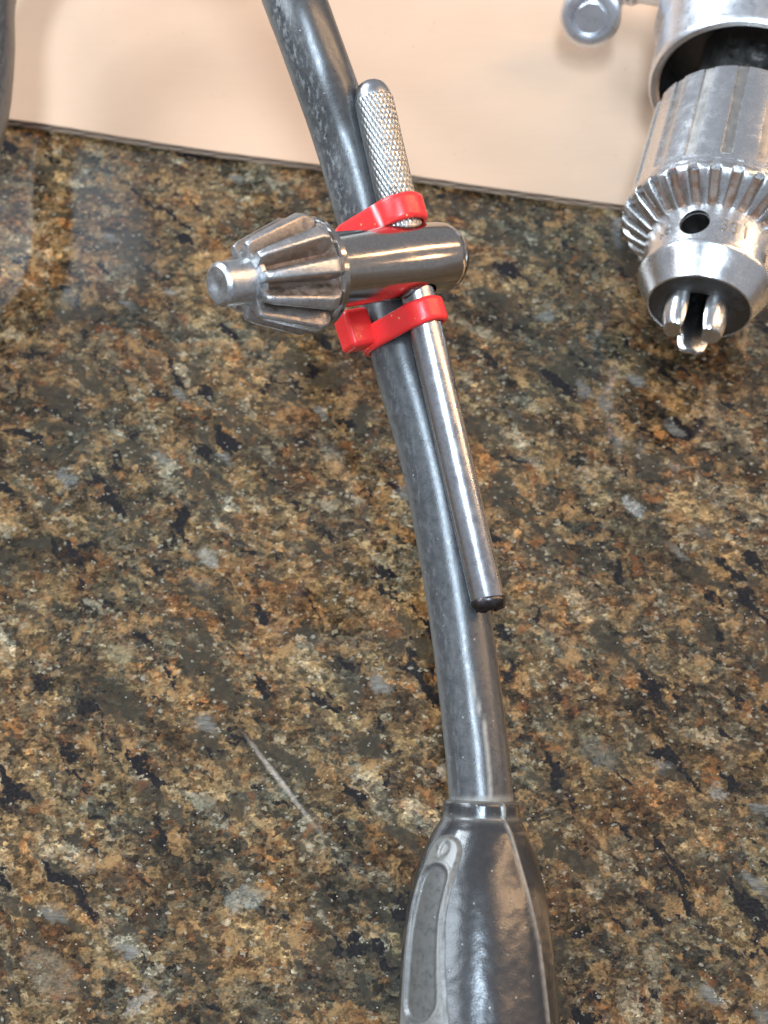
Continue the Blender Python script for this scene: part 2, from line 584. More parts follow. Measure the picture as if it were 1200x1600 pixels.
def red_material():
    m = NT('red_plastic')
    co = m.obj_coord()
    n = m.noise(co, 1.2, 4, 0.6)
    col = m.mix(m.maprange(n, 0.35, 0.7, 0, 0.5), (0.80, 0.030, 0.030), (0.66, 0.032, 0.028))
    col = m.mix(m.attr('crease'), col, (0.85, 0.62, 0.60))
    sp = m.voronoi(co, 0.9)
    s = m.math('MULTIPLY', m.maprange(m.sepx(sp['Color'], 0), 0.86, 0.88), m.maprange(sp['Distance'], 0.10, 0.18, 1, 0))
    col = m.mix(s, col, (0.75, 0.33, 0.12))  # orange specks paint the warm lamps' glints onto the red
    m.set(Base_Color=col, Roughness=m.maprange(n, 0.3, 0.7, 0.24, 0.40))
    m.b.inputs['Subsurface Weight'].default_value = 0.08
    m.b.inputs['Subsurface Radius'].default_value = (0.001, 0.0003, 0.0002)
    m.bump(m.noise(co, 2.5, 3), 0.12, 0.0001)
    return m.mat


M_red = red_material()

# ------------------------------------------------------------------ countertop (setting)
v = []
X0, X1, Y0, Y1, T_ = -420, 420, -260, 560, 30
for x, y, z in ((X0, Y0, 0), (X1, Y0, 0), (X1, Y1, 0), (X0, Y1, 0), (X0, Y0, -T_), (X1, Y0, -T_), (X1, Y1, -T_), (X0, Y1, -T_)):
    v.append((x, y, z))
f = [(0, 1, 2, 3), (7, 6, 5, 4), (0, 4, 5, 1), (1, 5, 6, 2), (2, 6, 7, 3), (3, 7, 4, 0)]
ct = put('countertop', make_mesh('countertop', v, f, M_granite))
ct['kind'] = 'structure'
ct['label'] = 'polished brown and black granite countertop'

# ------------------------------------------------------------------ cardboard sheet
CARD_T = 2.0
edge_px = [(-330, 168), (-120, 176), (25, 187), (227, 219), (340, 236), (487, 255), (640, 273), (733, 287), (833, 301), (967, 319), (1200, 348), (1500, 386)]
edge = catmull([P(x, y, CARD_T) for x, y in edge_px], 1.2)
card = thing('cardboard_sheet', 'flat tan corrugated cardboard sheet lying under the drill and cord loop', 'cardboard', (edge[len(edge) // 2].x, edge[len(edge) // 2].y, 0))
back = 320.0


def card_layer(z0, z1, inset, wav=0.0):
    vs_, n = [], len(edge)
    rows = 14
    for i, p in enumerate(edge):
        for r in range(rows):
            t = r / (rows - 1)
            y = p.y + inset + (back - p.y) * t ** 1.6
            w = wav * mnoise.noise(Vector((p.x * 0.02, y * 0.02, 3.1))) + (wav * 0.35 * mnoise.noise(Vector((p.x * 0.3, 1.7, 0))) if r == 0 else 0)
            vs_.append((p.x, y + (0.08 * mnoise.noise(Vector((p.x * 0.5, 9, z0))) if r == 0 else 0), z1 + w))
    top = grid_faces(n, rows, False)
    m0 = len(vs_)
    vs_ += [(a, b, c - (z1 - z0)) for a, b, c in vs_]
    fs = top + [tuple(k + m0 for k in reversed(q)) for q in top]
    for i in range(n - 1):
        fs.append((i * rows, (i + 1) * rows, m0 + (i + 1) * rows, m0 + i * rows))
        b = rows - 1
        fs.append(((i + 1) * rows + b, i * rows + b, m0 + i * rows + b, m0 + (i + 1) * rows + b))
    return vs_, fs


put('top_liner', make_mesh('top_liner', *card_layer(CARD_T - 0.32, CARD_T, 0.0, 0.09), M_card), card)
put('bottom_liner', make_mesh('bottom_liner', *card_layer(0.03, 0.34, 0.1, 0.0), M_card), card)
vs_, rows = [], 4
x_ = edge[0].x
k = 0
xs = []
while x_ < edge[-1].x:
    xs.append(x_)
    x_ += 0.5
for x_ in xs:
    while k < len(edge) - 2 and edge[k + 1].x < x_:
        k += 1
    t = (x_ - edge[k].x) / max(1e-6, edge[k + 1].x - edge[k].x)
    ye = edge[k].y + (edge[k + 1].y - edge[k].y) * t
    zc = 1.0 + 0.55 * sin(2 * pi * x_ / 6.8 + 0.6 * mnoise.noise(Vector((x_ * 0.1, 0, 0))))
    for r in range(rows):
        vs_.append((x_, ye - 0.05 + (back - 30 - ye) * r / (rows - 1), zc + 0.12))
top = grid_faces(len(xs), rows, False)
m0 = len(vs_)
vs_ += [(a, b, c - 0.24) for a, b, c in vs_]
fs = top + [tuple(q + m0 for q in reversed(g)) for g in top]
for i in range(len(xs) - 1):
    fs.append((i * rows, (i + 1) * rows, m0 + (i + 1) * rows, m0 + i * rows))
put('corrugation', make_mesh('corrugation', vs_, fs, M_flute), card)

# ------------------------------------------------------------------ chuck key geometry base
rod_top = P(577, 127, 60.0)
rod_bot = P(765, 950, 31.0)
rod_dir = (rod_bot - rod_top).normalized()
rod_len = (rod_bot - rod_top).length


def rod_at_py(py):
    a, b = 0.0, 1.0
    for _ in range(40):
        t = (a + b) / 2
        if proj(rod_top.lerp(rod_bot, t))[1] < py:
            a = t
        else:
            b = t
    return rod_top.lerp(rod_bot, (a + b) / 2)


# ------------------------------------------------------------------ power cord
CR = 4.62
cord_px = [(752, 1300, 16.4), (751, 1240, 17.8), (737, 1100, 21.2), (718, 960, 25.0), (693, 810, 29.9), (669, 700, 33.6),
           (629, 560, 38.2), (598, 430, 41.7), (568, 320, 48.0), (537, 215, 53.0), (497, 100, 60.0), (460, 0, 64.0), (420, -95, 60.0),
           (355, -175, 48.0), (258, -210, 36.0), (145, -195, 29.0), (55, -140, 26.0), (4, -70, 25.0), (-14, 0, 25.0),
           (-17, 90, 25.0), (-30, 190, 24.0), (-70, 300, 21.0), (-150, 400, 16.0), (-300, 480, 9.0), (-520, 500, 4.7)]
cord_path = catmull([P(*c) for c in cord_px], 0.5)
cord_s = [0.0]
for a, b in zip(cord_path, cord_path[1:]):
    cord_s.append(cord_s[-1] + (b - a).length)


def cord_s_at(py):
    for i, p in enumerate(cord_path):
        if proj(p)[1] < py:
            return cord_s[i]
    return 0


S1060, S1150, S1245 = cord_s_at(1060), cord_s_at(1150), cord_s_at(1245)
S330, STOP = cord_s_at(330), cord_s_at(-150)


def cord_r(s, th):
    p = Vector((s * 0.06, th * 0.8, 0.0))
    return CR + 0.06 * mnoise.noise(p) + 0.03 * mnoise.noise(Vector((s * 0.35, cos(th) * 2, sin(th) * 2)))


def cord_dust(s, th):
    d = 0.0
    if S1245 - 1 < s < S1060 + 1:
        # dust line beside the warm-lit flank
        t = (s - S1245) / (S1060 - S1245)
        th0 = radians(14) - radians(16) * smooth01(0.45, 1.0, t)
        w = (th - th0) * CR
        d = max(d, 0.85 * exp(-(w / 0.20) ** 2) * (1 - smooth01(0.85, 1.05, t)))
    d = max(d, 0.5 * (1 - smooth01(S1245 - 0.8, S1245 + 0.1, s)))
    d = max(d, 0.25 * smooth01(radians(-50), radians(-85), th) if th > -pi * 0.7 else 0)
    return d


def cord_scuff(s, th):
    g = exp(-((th + radians(48)) / 0.38) ** 2)
    return g * (0.30 + 0.70 * smooth01(S330 - 14, S330 + 4, s) * (1 - smooth01(STOP, STOP + 20, s)))


boot_px = [(752, 1250, 17.6), (751, 1300, 16.4), (747, 1400, 14.6), (746, 1500, 13.2), (748, 1600, 12.2), (752, 1720, 11.6), (758, 1860, 11.5)]
cord = thing('power_cord', 'black rubber power cord with flared strain relief boot, looping across the counter', 'power cord', (P(748, 1500, 0).x, P(748, 1500, 0).y, 0))
cv, cf, cd = sweep(cord_path, cord_r, 56, cord_dust)
sc = []
s = 0
for i, p in enumerate(cord_path):
    for j in range(56):
        th = 2 * pi * j / 56
        if th > pi:
            th -= 2 * pi
        sc.append(cord_scuff(cord_s[i], th))
put('cable', make_mesh('cable', cv, cf, M_cord, attrs={'dust': cd, 'scuff': sc}), cord)

# strain relief boot
boot_path = list(reversed(catmull([P(*c) for c in boot_px], 0.22)))
boot_L = sum((b - a).length for a, b in zip(boot_path, boot_path[1:]))


def lerp_table(tab, x):
    if x <= tab[0][0]:
        return tab[0][1]
    for (a, b), (c, d) in zip(tab, tab[1:]):
        if x <= c:
            return b + (d - b) * (x - a) / (c - a)
    return tab[-1][1]


boot_tab_px = [(1250, 4.70), (1252, 5.25), (1256, 5.45), (1270, 5.45), (1276, 5.40), (1282, 5.85), (1300, 6.80), (1330, 8.05), (1365, 9.05), (1400, 9.72), (1450, 10.35),
               (1500, 10.75), (1600, 11.2), (1900, 11.4)]
boot_py = [proj(p)[1] for p in boot_path]
bs = [0.0]
for a, b in zip(boot_path, boot_path[1:]):
    bs.append(bs[-1] + (b - a).length)
raw_r = [lerp_table(boot_tab_px, y) for y in boot_py]
boot_rtab = []
for i_, y_ in enumerate(boot_py):
    k_ = int(9 * smooth01(1284, 1320, y_))
    seg = raw_r[max(0, i_ - k_):i_ + k_ + 1]
    boot_rtab.append((bs[i_], sum(seg) / len(seg)))


def s_of_py(py):
    return min(range(len(bs)), key=lambda i: abs(boot_py[i] - py))


SB = lambda py: bs[s_of_py(py)]
slot0, slot1 = SB(1597), SB(1352)       # s grows towards the neck
oval0, oval1 = SB(1720), SB(1308)
hole_s = SB(1330)
seam_tab = [(SB(1800), 52), (SB(1600), 52), (SB(1470), 49), (SB(1350), 38), (SB(1256), 31)]
TH_C = radians(-50)


def stadium(s, w, s0, s1, hw0, hw1):
    hw = hw0 + (hw1 - hw0) * max(0.0, min(1.0, (s - s0) / (s1 - s0)))
    c = max(s0 + hw0, min(s1 - hw1, s))
    return sqrt((s - c) ** 2 + w * w) - hw


def boot_radius(s):
    x = max(0.0, min(0.9999, s / boot_L)) * (len(boot_rtab) - 1)
    i_ = int(x)
    return boot_rtab[i_][1] + (boot_rtab[i_ + 1][1] - boot_rtab[i_][1]) * (x - i_)


def boot_feat(s, th):
    R = boot_radius(s)
    thc = TH_C + radians(8) * smooth01(SB_1450, SB_1310, s)
    w = (th - thc) * R
    so = stadium(s, w, oval0, oval1, 5.6, 2.6)
    si = stadium(s, w, slot0, slot1, 3.3, 2.3)
    sh = sqrt(((s - hole_s) / 1.25) ** 2 + ((w - 0.2) / 0.8) ** 2) - 1.0
    th_s = radians(lerp_table(seam_tab, s))
    ws = (th - th_s) * R
    return R, so, si, sh, ws


SB_1450, SB_1310 = SB(1450), SB(1310)


def boot_r(s, th):
    R, so, si, sh, ws = boot_feat(s, th)
    r = R
    r += 0.30 * (1 - smooth01(-0.25, 0.10, so))                    # raised panel
    r += 0.20 * exp(-((si - 0.28) / 0.26) ** 2)                      # lip of the slot
    r -= 0.55 * (1 - smooth01(-0.45, 0.12, si))                     # slot
    r -= 0.35 * (1 - smooth01(-0.5, 0.15, sh))
    r += 0.30 * exp(-(ws / 0.34) ** 2)                              # mould seam
    r += 0.05 * mnoise.noise(Vector((s * 0.25, cos(th) * 3, sin(th) * 3)))
    r += 0.025 * mnoise.noise(Vector((s * 0.9, cos(th) * 9, sin(th) * 9)))
    return r


def boot_dust(s, th):
    R, so, si, sh, ws = boot_feat(s, th)
    d = 0.0
    d = max(d, 0.42 * (1 - smooth01(-0.3, 0.2, so)) * smooth01(-0.2, 0.3, si))
    d = max(d, 0.24 * (1 - smooth01(-0.3, 0.2, si)))
    d = max(d, 0.35 * exp(-((so - 0.05) / 0.22) ** 2))
    d = max(d, 0.60 * (1 - smooth01(-0.6, 0.1, sh)))
    d = max(d, 0.95 * exp(-(ws / 0.36) ** 2) * (0.6 + 0.4 * mnoise.noise(Vector((s * 0.8, 3, 0)))))
    d = max(d, 0.4 * exp(-((s - SB_neck) / 0.3) ** 2), 0.25 * exp(-((s - SB_base) / 0.5) ** 2))
    return d


SB_neck, SB_base = SB(1251), SB(1277)
bv, bf, bd = sweep(boot_path, boot_r, 230, boot_dust)
put('strain_relief', make_mesh('strain_relief', bv, bf, M_boot, sharp=None, attrs={'dust': bd}), cord)

# ------------------------------------------------------------------ chuck key
key_c = rod_at_py(408)
# small correction so that the body sits where the photograph shows it
TILT = radians(39)
PHI = radians(16)
a_cam = (-cos(TILT) * cos(PHI), cos(TILT) * sin(PHI), -sin(TILT))
k_axis = (RGT * a_cam[0] - UPV * a_cam[1] + FWD * a_cam[2]).normalized()
KM = frame(key_c, k_axis, -rod_dir)
key = thing('chuck_key', 'steel drill chuck key with knurled handle end, strapped onto the black cord', 'chuck key', (key_c.x, key_c.y, 0))

# body with the cross hole
prof = [(0, -8.7), (2.2, -8.6), (3.6, -8.25), (4.6, -7.5), (5.1, -6.5), (5.25, -5.4), (5.25, 0), (5.25, 16.4), (5.5, 17.3), (7.2, 17.6), (7.6, 17.9), (7.65, 18.7), (7.1, 19.0), (0, 19.1)]
body = make_mesh('body', *lathe(prof, 96), M_body)
Rl = KM.inverted() @ frame(key_c, rod_dir, RGT)
cyl_v, cyl_f = lathe([(0, -20), (2.85, -20), (2.85, 20), (0, 20)], 40)
cyl_v = [Rl @ Vector(q) for q in cyl_v]
body = boolean_cut(body, [(cyl_v, cyl_f)], M_body)
body_o = put('body', body, key, KM)

# pinion: rusty core (gap shade put in its tone), eleven separate teeth, pilot
G0, G1 = 18.9, 29.0       # big end, small end
core = [(0, G0), (7.2, G0), (6.0, G0 + 0.9), (5.7, G0 + 1.6), (3.6, G1 - 0.3), (3.5, G1), (0, G1)]
gear_o = put('pinion', make_mesh('pinion', *lathe(core, 88), M_root), key, KM)
front = [(2.6, G1 - 0.8), (3.6, G1 - 0.7), (4.0, G1 - 0.2), (3.9, G1 + 0.3), (3.4, G1 + 0.5), (2.6, G1 + 0.5)]
put('front_ring', make_mesh('front_ring', *lathe(front, 72, close=True), M_tooth), gear_o, KM)


def loft(sections):
    vs2, fs2 = [], []
    n = len(sections[0])
    for sct in sections:
        vs2 += sct
    for i in range(len(sections) - 1):
        for j in range(n):
            k2 = (j + 1) % n
            fs2.append((i * n + j, i * n + k2, (i + 1) * n + k2, (i + 1) * n + j))
    fs2.append(tuple(range(n)))
    fs2.append(tuple(range((len(sections) - 1) * n, len(sections) * n)))
    return vs2, fs2


def bevel_mesh(me, width, seg=2):
    bm = bmesh.new()
    bm.from_mesh(me)
    es = [e for e in bm.edges if len(e.link_faces) == 2 and e.calc_face_angle(0) > radians(28)]
    bmesh.ops.bevel(bm, geom=es, offset=width * MM, segments=seg, affect='EDGES', profile=0.6)
    bm.to_mesh(me)
    bm.free()
    me.shade_smooth()
    me.set_sharp_from_angle(angle=radians(40))
    return me


def tooth_section(z, r_root, r_tip, w_root, w_tip):
    return [(r_root, -w_root / 2, z), (r_tip - 0.25, -w_tip / 2, z), (r_tip, -w_tip / 2 + 0.3, z), (r_tip, w_tip / 2 - 0.3, z), (r_tip - 0.25, w_tip / 2, z), (r_root, w_root / 2, z)]


NK = 10
tooth = make_mesh('tooth', *loft([tooth_section(G1 + 0.6, 2.9, 5.1, 1.7, 1.05), tooth_section(G1 - 0.2, 3.1, 5.6, 1.85, 1.25), tooth_section(G0 + 2.0, 5.0, 8.25, 3.2, 2.1),
                                  tooth_section(G0 + 0.9, 5.2, 8.1, 3.4, 2.2), tooth_section(G0 + 0.1, 5.4, 7.3, 3.5, 2.5)]), M_tooth)
bevel_mesh(tooth, 0.16, 2)
tooth.materials.append(M_flank)
for pl in tooth.polygons:
    if abs(pl.normal.y) > 0.70:
        pl.material_index = 1          # grimy flanks, darkened further to put shade in the gaps
for i in range(NK):
    put('tooth', tooth, gear_o, KM @ Matrix.Rotation(2 * pi * (i + 0.20) / NK, 4, 'Z'))
pil = [(3.3, G1 + 0.3), (3.05, G1 + 0.7), (2.95, G1 + 1.1), (2.95, 33.5), (2.85, 33.7), (2.4, 34.1), (2.2, 34.1), (1.0, 34.0), (0.8, 33.9), (0, 33.8)]
put('pilot', make_mesh('pilot', *lathe([(0, G1)] + pil, 72), M_tooth), key, KM)

# handle rod, knurled end, burred end
RM = frame(rod_top, rod_dir, RGT)
t_body = (key_c - rod_top).dot(rod_dir)
RR = 2.46
put('handle_rod', make_mesh('handle_rod', *lathe([(0, t_body - 9), (RR, t_body - 9), (RR, rod_len - 1.3), (RR - 0.12, rod_len - 0.9), (0, rod_len - 0.9)], 64), M_rod), key, RM)
KR, k0, k1 = 2.92, 2.7, t_body - 4.4
nu, nv = 210, 176
kv, kg = [], []
for i in range(nu):
    z = k0 + (k1 - k0) * i / (nu - 1)
    for j in range(nv):
        th = 2 * pi * j / nv
        N = 25
        u1 = (N * th / (2 * pi) + z * 0.62) % 1.0
        u2 = (N * th / (2 * pi) - z * 0.62) % 1.0
        g = max(1 - min(u1, 1 - u1) / 0.24, (1 - min(u2, 1 - u2) / 0.24) * 0.8, 0.0)
        wear = 0.75 + 0.35 * mnoise.noise(Vector((z * 0.3, cos(th), sin(th))))
        flat = 1.0 - 0.75 * exp(-((th - radians(165)) / 0.75) ** 2)      # worn strip along one side
        edge_ = smooth01(0, 0.5, z - k0) * smooth01(0, 0.5, k1 - z)
        r = KR - 0.26 * min(1, g) * wear * flat * edge_ - 0.12 * (1 - edge_)
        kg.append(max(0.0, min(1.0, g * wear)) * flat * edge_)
        kv.append((r * cos(th), r * sin(th), z))
kf = grid_faces(nu, nv) + [tuple(range((nu - 1) * nv, nu * nv))]
put('knurled_grip', make_mesh('knurled_grip', kv, kf, M_knurl, sharp=60, attrs={'groove': kg}), key, RM)
put('rounded_end', make_mesh('rounded_end', *lathe([(0, 0), (0.8, 0.06), (1.5, 0.30), (2.1, 0.80), (2.5, 1.5), (2.72, 2.3), (2.76, 2.8), (0, 2.9)], 64), M_rod), key, RM)
# burred tip: uneven dome
bv2, bfn = [], 48
rows_ = [(2.42, 0.0), (2.60, 0.15), (2.62, 0.6), (2.50, 1.1), (2.1, 1.75), (1.4, 2.2), (0.6, 2.35)]
for r, z in rows_:
    for j in range(bfn):
        th = 2 * pi * j / bfn
        nz = mnoise.noise(Vector((cos(th) * 2.2, sin(th) * 2.2, z * 1.5)))
        rr = r * (1 + 0.05 * nz)
        bv2.append((rr * cos(th), rr * sin(th), rod_len - 1.6 + z * (0.85 + 0.25 * nz) + 0.18 * sin(th * 2 + 1)))
bf2 = grid_faces(len(rows_), bfn) + [tuple(range(bfn)), tuple(range((len(rows_) - 1) * bfn, len(rows_) * bfn))]
put('burred_tip', make_mesh('burred_tip', bv2, bf2, M_burr, sharp=50), key, RM)


# ------------------------------------------------------------------ red cable ties round cord and key handle
def cord_near(p):
    i = min(range(len(cord_path)), key=lambda q: (cord_path[q] - p).length)
    return cord_path[i]


def tie(py, rod_r, width, label, head, twist, crease=None):
    p = rod_at_py(py)
    q = cord_near(p)
    n = rod_dir
    ex = (RGT - n * RGT.dot(n)).normalized()
    ey = n.cross(ex)
    if ey.dot(CAMP - p) < 0:
        ey = -ey
    n = ex.cross(ey)
    rot = Matrix.Rotation(twist, 3, ey)
    n, ex = rot @ n, rot @ ex
    d = q - p
    d -= n * d.dot(n)
    cx, cy = d.dot(ex), d.dot(ey)
    # convex outline of the two circles
    pts = []
    th_ = 0.95
    for k_ in range(260):
        a = 2 * pi * k_ / 260
        u = Vector((cos(a), sin(a)))
        h1 = rod_r + 0.03
        h2 = u.x * cx + u.y * cy + CR + 0.05
        c = Vector((0, 0)) + u * h1 if h1 >= h2 else Vector((cx, cy)) + u * (CR + 0.05)
        pts.append((c, u, a))
    dense = []
    for (c0, u0, a0_), (c1, u1, a1_) in zip(pts, pts[1:] + pts[:1]):
        dense.append((c0, u0, a0_))
        gap = (c1 - c0).length
        for k_ in range(1, int(gap / 0.16)):
            dense.append((c0.lerp(c1, k_ / int(gap / 0.16)), u0, a0_))
    pts = dense
    vs3, fs3, cr3 = [], [], []
    prof_ = [(-0.5, 0.12), (-0.44, 0.0), (0.44, 0.0), (0.5, 0.12), (0.5, th_ - 0.30), (0.43, th_ - 0.04), (0.30, th_), (-0.30, th_), (-0.43, th_ - 0.04), (-0.5, th_ - 0.30)]
    for c, u, a in pts:
        for w_, o_ in prof_:
            cc = c + u * o_
            wob = 0.10 * mnoise.noise(Vector((cos(a) * 1.5, sin(a) * 1.5, py)))
            vs3.append(p + ex * cc.x + ey * cc.y + n * (w_ * width + wob))
            cr3.append(0.0 if crease is None else 0.9 * exp(-((cc.x - crease - 0.5 * w_) / 0.24) ** 2) * (1 if cc.y > cy else 0))
    m_ = len(prof_)
    fs3 = grid_faces(len(pts), m_)
    for j in range(m_):
        fs3.append(((len(pts) - 1) * m_ + j, (len(pts) - 1) * m_ + (j + 1) % m_, (j + 1) % m_, j))
    low = min(q.z, p.z)
    t = thing('cable_tie', label, 'cable tie', (p.x, p.y, low - CR), 'red cable ties on the chuck key')
    put('strap', make_mesh('strap', vs3, fs3, M_red, sharp=50, attrs={'crease': cr3}), t)
    if head:
        # locking head: a rounded block beside the cord
        ang = radians(head[0])
        u = ex * cos(ang) + ey * sin(ang)
        tdir = ex * -sin(ang) + ey * cos(ang)
        hc = p + ex * cx + ey * cy + u * (CR + 0.05 + head[4] / 2 - 0.2) + n * head[1]
        bm = bmesh.new()
        bmesh.ops.create_cube(bm, size=1.0)
        for v_ in bm.verts:
            l = v_.co
            v_.co = (tdir * (l.x * head[2]) + n * (l.y * head[3]) + u * (l.z * head[4]) + hc) * MM
        bmesh.ops.recalc_face_normals(bm, faces=bm.faces)
        bmesh.ops.bevel(bm, geom=list(bm.edges), offset=0.85 * MM, segments=8, affect='EDGES', profile=0.5)
        bmesh.ops.recalc_face_normals(bm, faces=bm.faces)
        me = bpy.data.meshes.new('locking_head')
        bm.to_mesh(me)
        bm.free()
        me.materials.append(M_red)
        me.shade_smooth()
        me.set_sharp_from_angle(angle=radians(16))
        put('locking_head', me, t)
    return t


tie(334, 2.95, 3.8, 'red plastic cable tie around the knurled grip, above the key body', None, radians(3), crease=-3.4)
tie(492, 2.50, 3.6, 'red plastic cable tie with square locking head, below the key body', (152, -1.8, 4.4, 5.8, 4.4), radians(5))

# ------------------------------------------------------------------ drill nose with chuck
AX_H = 21.5
cA = P(1092, 482, AX_H)
cB = P(1168, 100, AX_H)
cdir = (cB - cA).normalized()
CMX = frame(cA, cdir, Vector((0, 0, 1)))      # local z runs back into the drill, x up, y right
S = 1.0
drill = thing('electric_drill', 'silver metal drill nose with keyed three-jaw chuck, at the right edge', 'drill', (cA.x, cA.y, 0))


def clathe(name, prof_, mat, parent, n=120, close=False, M=CMX):
    return put(name, make_mesh(name, *lathe(prof_, n, close), mat), parent, M)


zc1, zc2, zc3, zc4 = 5.0, 13.4, 17.0, 18.2       # chamfer end, nose end, gear bevel end, gear rim
z_sl0, z_sl1 = zc4, 41.8
z_col = 50.0
nose_prof = [(0, 0.35), (8.3, 0.35), (8.5, 0.0), (8.8, 0.05), (10.95, zc1 - 0.75), (11.2, zc1 - 0.38), (11.36, zc1), (11.40, zc1 + 0.3), (11.36, zc1 + 0.6), (11.22, zc1 + 0.75), (11.18, zc1 + 0.8), (11.15, zc2 - 0.6), (11.05, zc2 - 0.1), (10.8, zc2 + 0.1), (0, zc2 + 0.1)]
nose_me = make_mesh('nose', *lathe(nose_prof, 128), M_chuck)
hole_a = radians(-24)
HM = Matrix.Rotation(hole_a, 4, 'Z') @ Matrix.Translation((11, 0, 9.4)) @ Matrix.Rotation(radians(90), 4, 'Y')
hv, hf = lathe([(0, -5.5), (2.55, -5.5), (2.55, 0.03), (2.75, 0.3), (2.75, 4), (0, 4)], 48)
bore_v, bore_f = lathe([(0, -2), (4.6, -2), (4.6, 6.0), (0, 6.0)], 48)
nose_me = boolean_cut(nose_me, [([HM @ Vector(q) for q in hv], hf), (bore_v, bore_f)], M_chuck)
nose = put('nose', nose_me, drill, CMX)
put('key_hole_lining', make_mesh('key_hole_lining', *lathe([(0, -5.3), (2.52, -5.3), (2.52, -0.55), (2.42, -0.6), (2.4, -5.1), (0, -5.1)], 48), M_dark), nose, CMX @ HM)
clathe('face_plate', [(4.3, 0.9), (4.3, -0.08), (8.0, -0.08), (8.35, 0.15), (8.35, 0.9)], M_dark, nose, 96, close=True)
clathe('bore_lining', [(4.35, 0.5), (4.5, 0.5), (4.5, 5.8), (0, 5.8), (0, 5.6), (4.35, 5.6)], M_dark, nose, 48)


# raised characters on the nose, dark tone stands for engraving shade
def stamp(txt, ang_deg, z, size):
    cu = bpy.data.curves.new('txt', 'FONT')
    cu.body = txt
    cu.size = size
    cu.align_x = 'CENTER'
    cu.extrude = 0.09
    cu.bevel_depth = 0.035
    cu.resolution_u = 4
    o = bpy.data.objects.new('txt', cu)
    C.objects.link(o)
    bpy.context.view_layer.update()
    dg = bpy.context.evaluated_depsgraph_get()
    dg.update()
    me = bpy.data.meshes.new_from_object(o.evaluated_get(dg))
    bpy.data.objects.remove(o)
    for v_ in me.vertices:
        x, y, d = v_.co
        th = radians(ang_deg) + x / 11.15
        r = 11.19 + d
        v_.co = Vector((r * cos(th), r * sin(th), z - y)) * MM
        # text reads with its foot towards the jaws
        v_.co.z = (z + y) * MM
    me.materials.clear()
    me.materials.append(M_stamp)
    me.shade_smooth()
    me.set_sharp_from_angle(angle=radians(30))
    put('stamped_mark', me, nose, CMX)


stamp(',6', -50, 8.0, 3.4)
stamp('33', 6, 8.0, 3.4)
stamp('1', 21, 8.0, 3.4)
stamp('II', 46, 6.4, 2.4)

# gear collar: rim, rusty cone, separate teeth
gear = clathe('gear_ring', [(0, zc2 + 0.05), (10.9, zc2 + 0.05), (11.0, zc2 + 0.5), (14.4, zc3 - 0.2), (15.3, zc3 + 0.3), (15.6, zc4 - 0.5), (0, zc4 - 0.5)], M_valley, drill, 128)
clathe('rim', [(13.5, zc4 - 1.0), (15.9, zc4 - 1.0), (16.2, zc4 - 0.7), (16.2, zc4 + 0.5), (15.9, zc4 + 0.85), (13.5, zc4 + 1.0)], M_chuck, gear, 128, close=True)
NG = 27


def gsec(r, zt, zr, wt, wr):
    return [(r, -wr / 2, zr), (r, -wt / 2, zt + 0.15), (r, -wt / 2 + 0.2, zt), (r, wt / 2 - 0.2, zt), (r, wt / 2, zt + 0.15), (r, wr / 2, zr)]


def gear_tooth():
    secs = []
    # from the inner foot to the outer flank
    for (r, zt, depth, wt, wr) in ((10.6, zc2 - 0.15, 1.2, 1.1, 1.7), (11.3, zc2 - 0.05, 1.6, 1.2, 1.85), (15.0, zc3 - 1.35, 3.0, 1.75, 2.8), (16.0, zc3 - 0.5, 2.6, 1.95, 2.9)):
        secs.append(gsec(r, zt, zt + depth, wt, wr))
    r = 16.25
    secs.append([(r, -1.45, zc4 - 0.5), (r, -1.0, zc3 + 0.15), (r, -0.8, zc3), (r, 0.8, zc3), (r, 1.0, zc3 + 0.15), (r, 1.45, zc4 - 0.5)])
    me = make_mesh('tooth', *loft(secs), M_gear)
    return bevel_mesh(me, 0.16, 2)


gt = gear_tooth()
for i in range(NG):
    put('tooth', gt, gear, CMX @ Matrix.Rotation(2 * pi * (i + 0.5) / NG + 0.02, 4, 'Z'))

# grooved sleeve
NS, SR = 16, 14.95
sl_cols = []
for g in range(NS):
    a0 = 2 * pi * (g + 0.5) / NS + 0.06
    hw = 0.95 / SR
    for da, dep in ((-hw - 0.02, 0), (-hw, 0.05), (-hw + 0.012, 0.5), (-hw * 0.3, 0.55), (hw * 0.3, 0.55), (hw - 0.012, 0.5), (hw, 0.05), (hw + 0.02, 0)):
        sl_cols.append((a0 + da, dep))
    for t in (0.25, 0.5, 0.75):
        sl_cols.append((a0 + hw + 0.02 + t * (2 * pi / NS - 2 * hw - 0.04), 0))
zs = [(z_sl0 + 0.6, -0.5, 0), (z_sl0 + 1.1, 0.0, 0), (z_sl0 + 2.1, 0.0, 0), (z_sl0 + 2.5, 0, 1), (z_sl0 + 8, 0, 1), (z_sl0 + 15, 0, 1), (z_sl1 - 0.5, 0, 1), (z_sl1, -0.5, 1), (z_sl1 + 0.05, -3.5, 0), (z_sl1 - 0.6, -5.5, 0)]
sv = []
for z, dr, gk in zs:
    for a, dep in sl_cols:
        taper = 0.85 * (z_sl1 - z) / (z_sl1 - z_sl0)
        r = SR + dr - dep * gk + taper
        sv.append((r * cos(a), r * sin(a), z))
put('sleeve', make_mesh('sleeve', sv, grid_faces(len(zs), len(sl_cols)), M_chuck, sharp=25), drill, CMX)
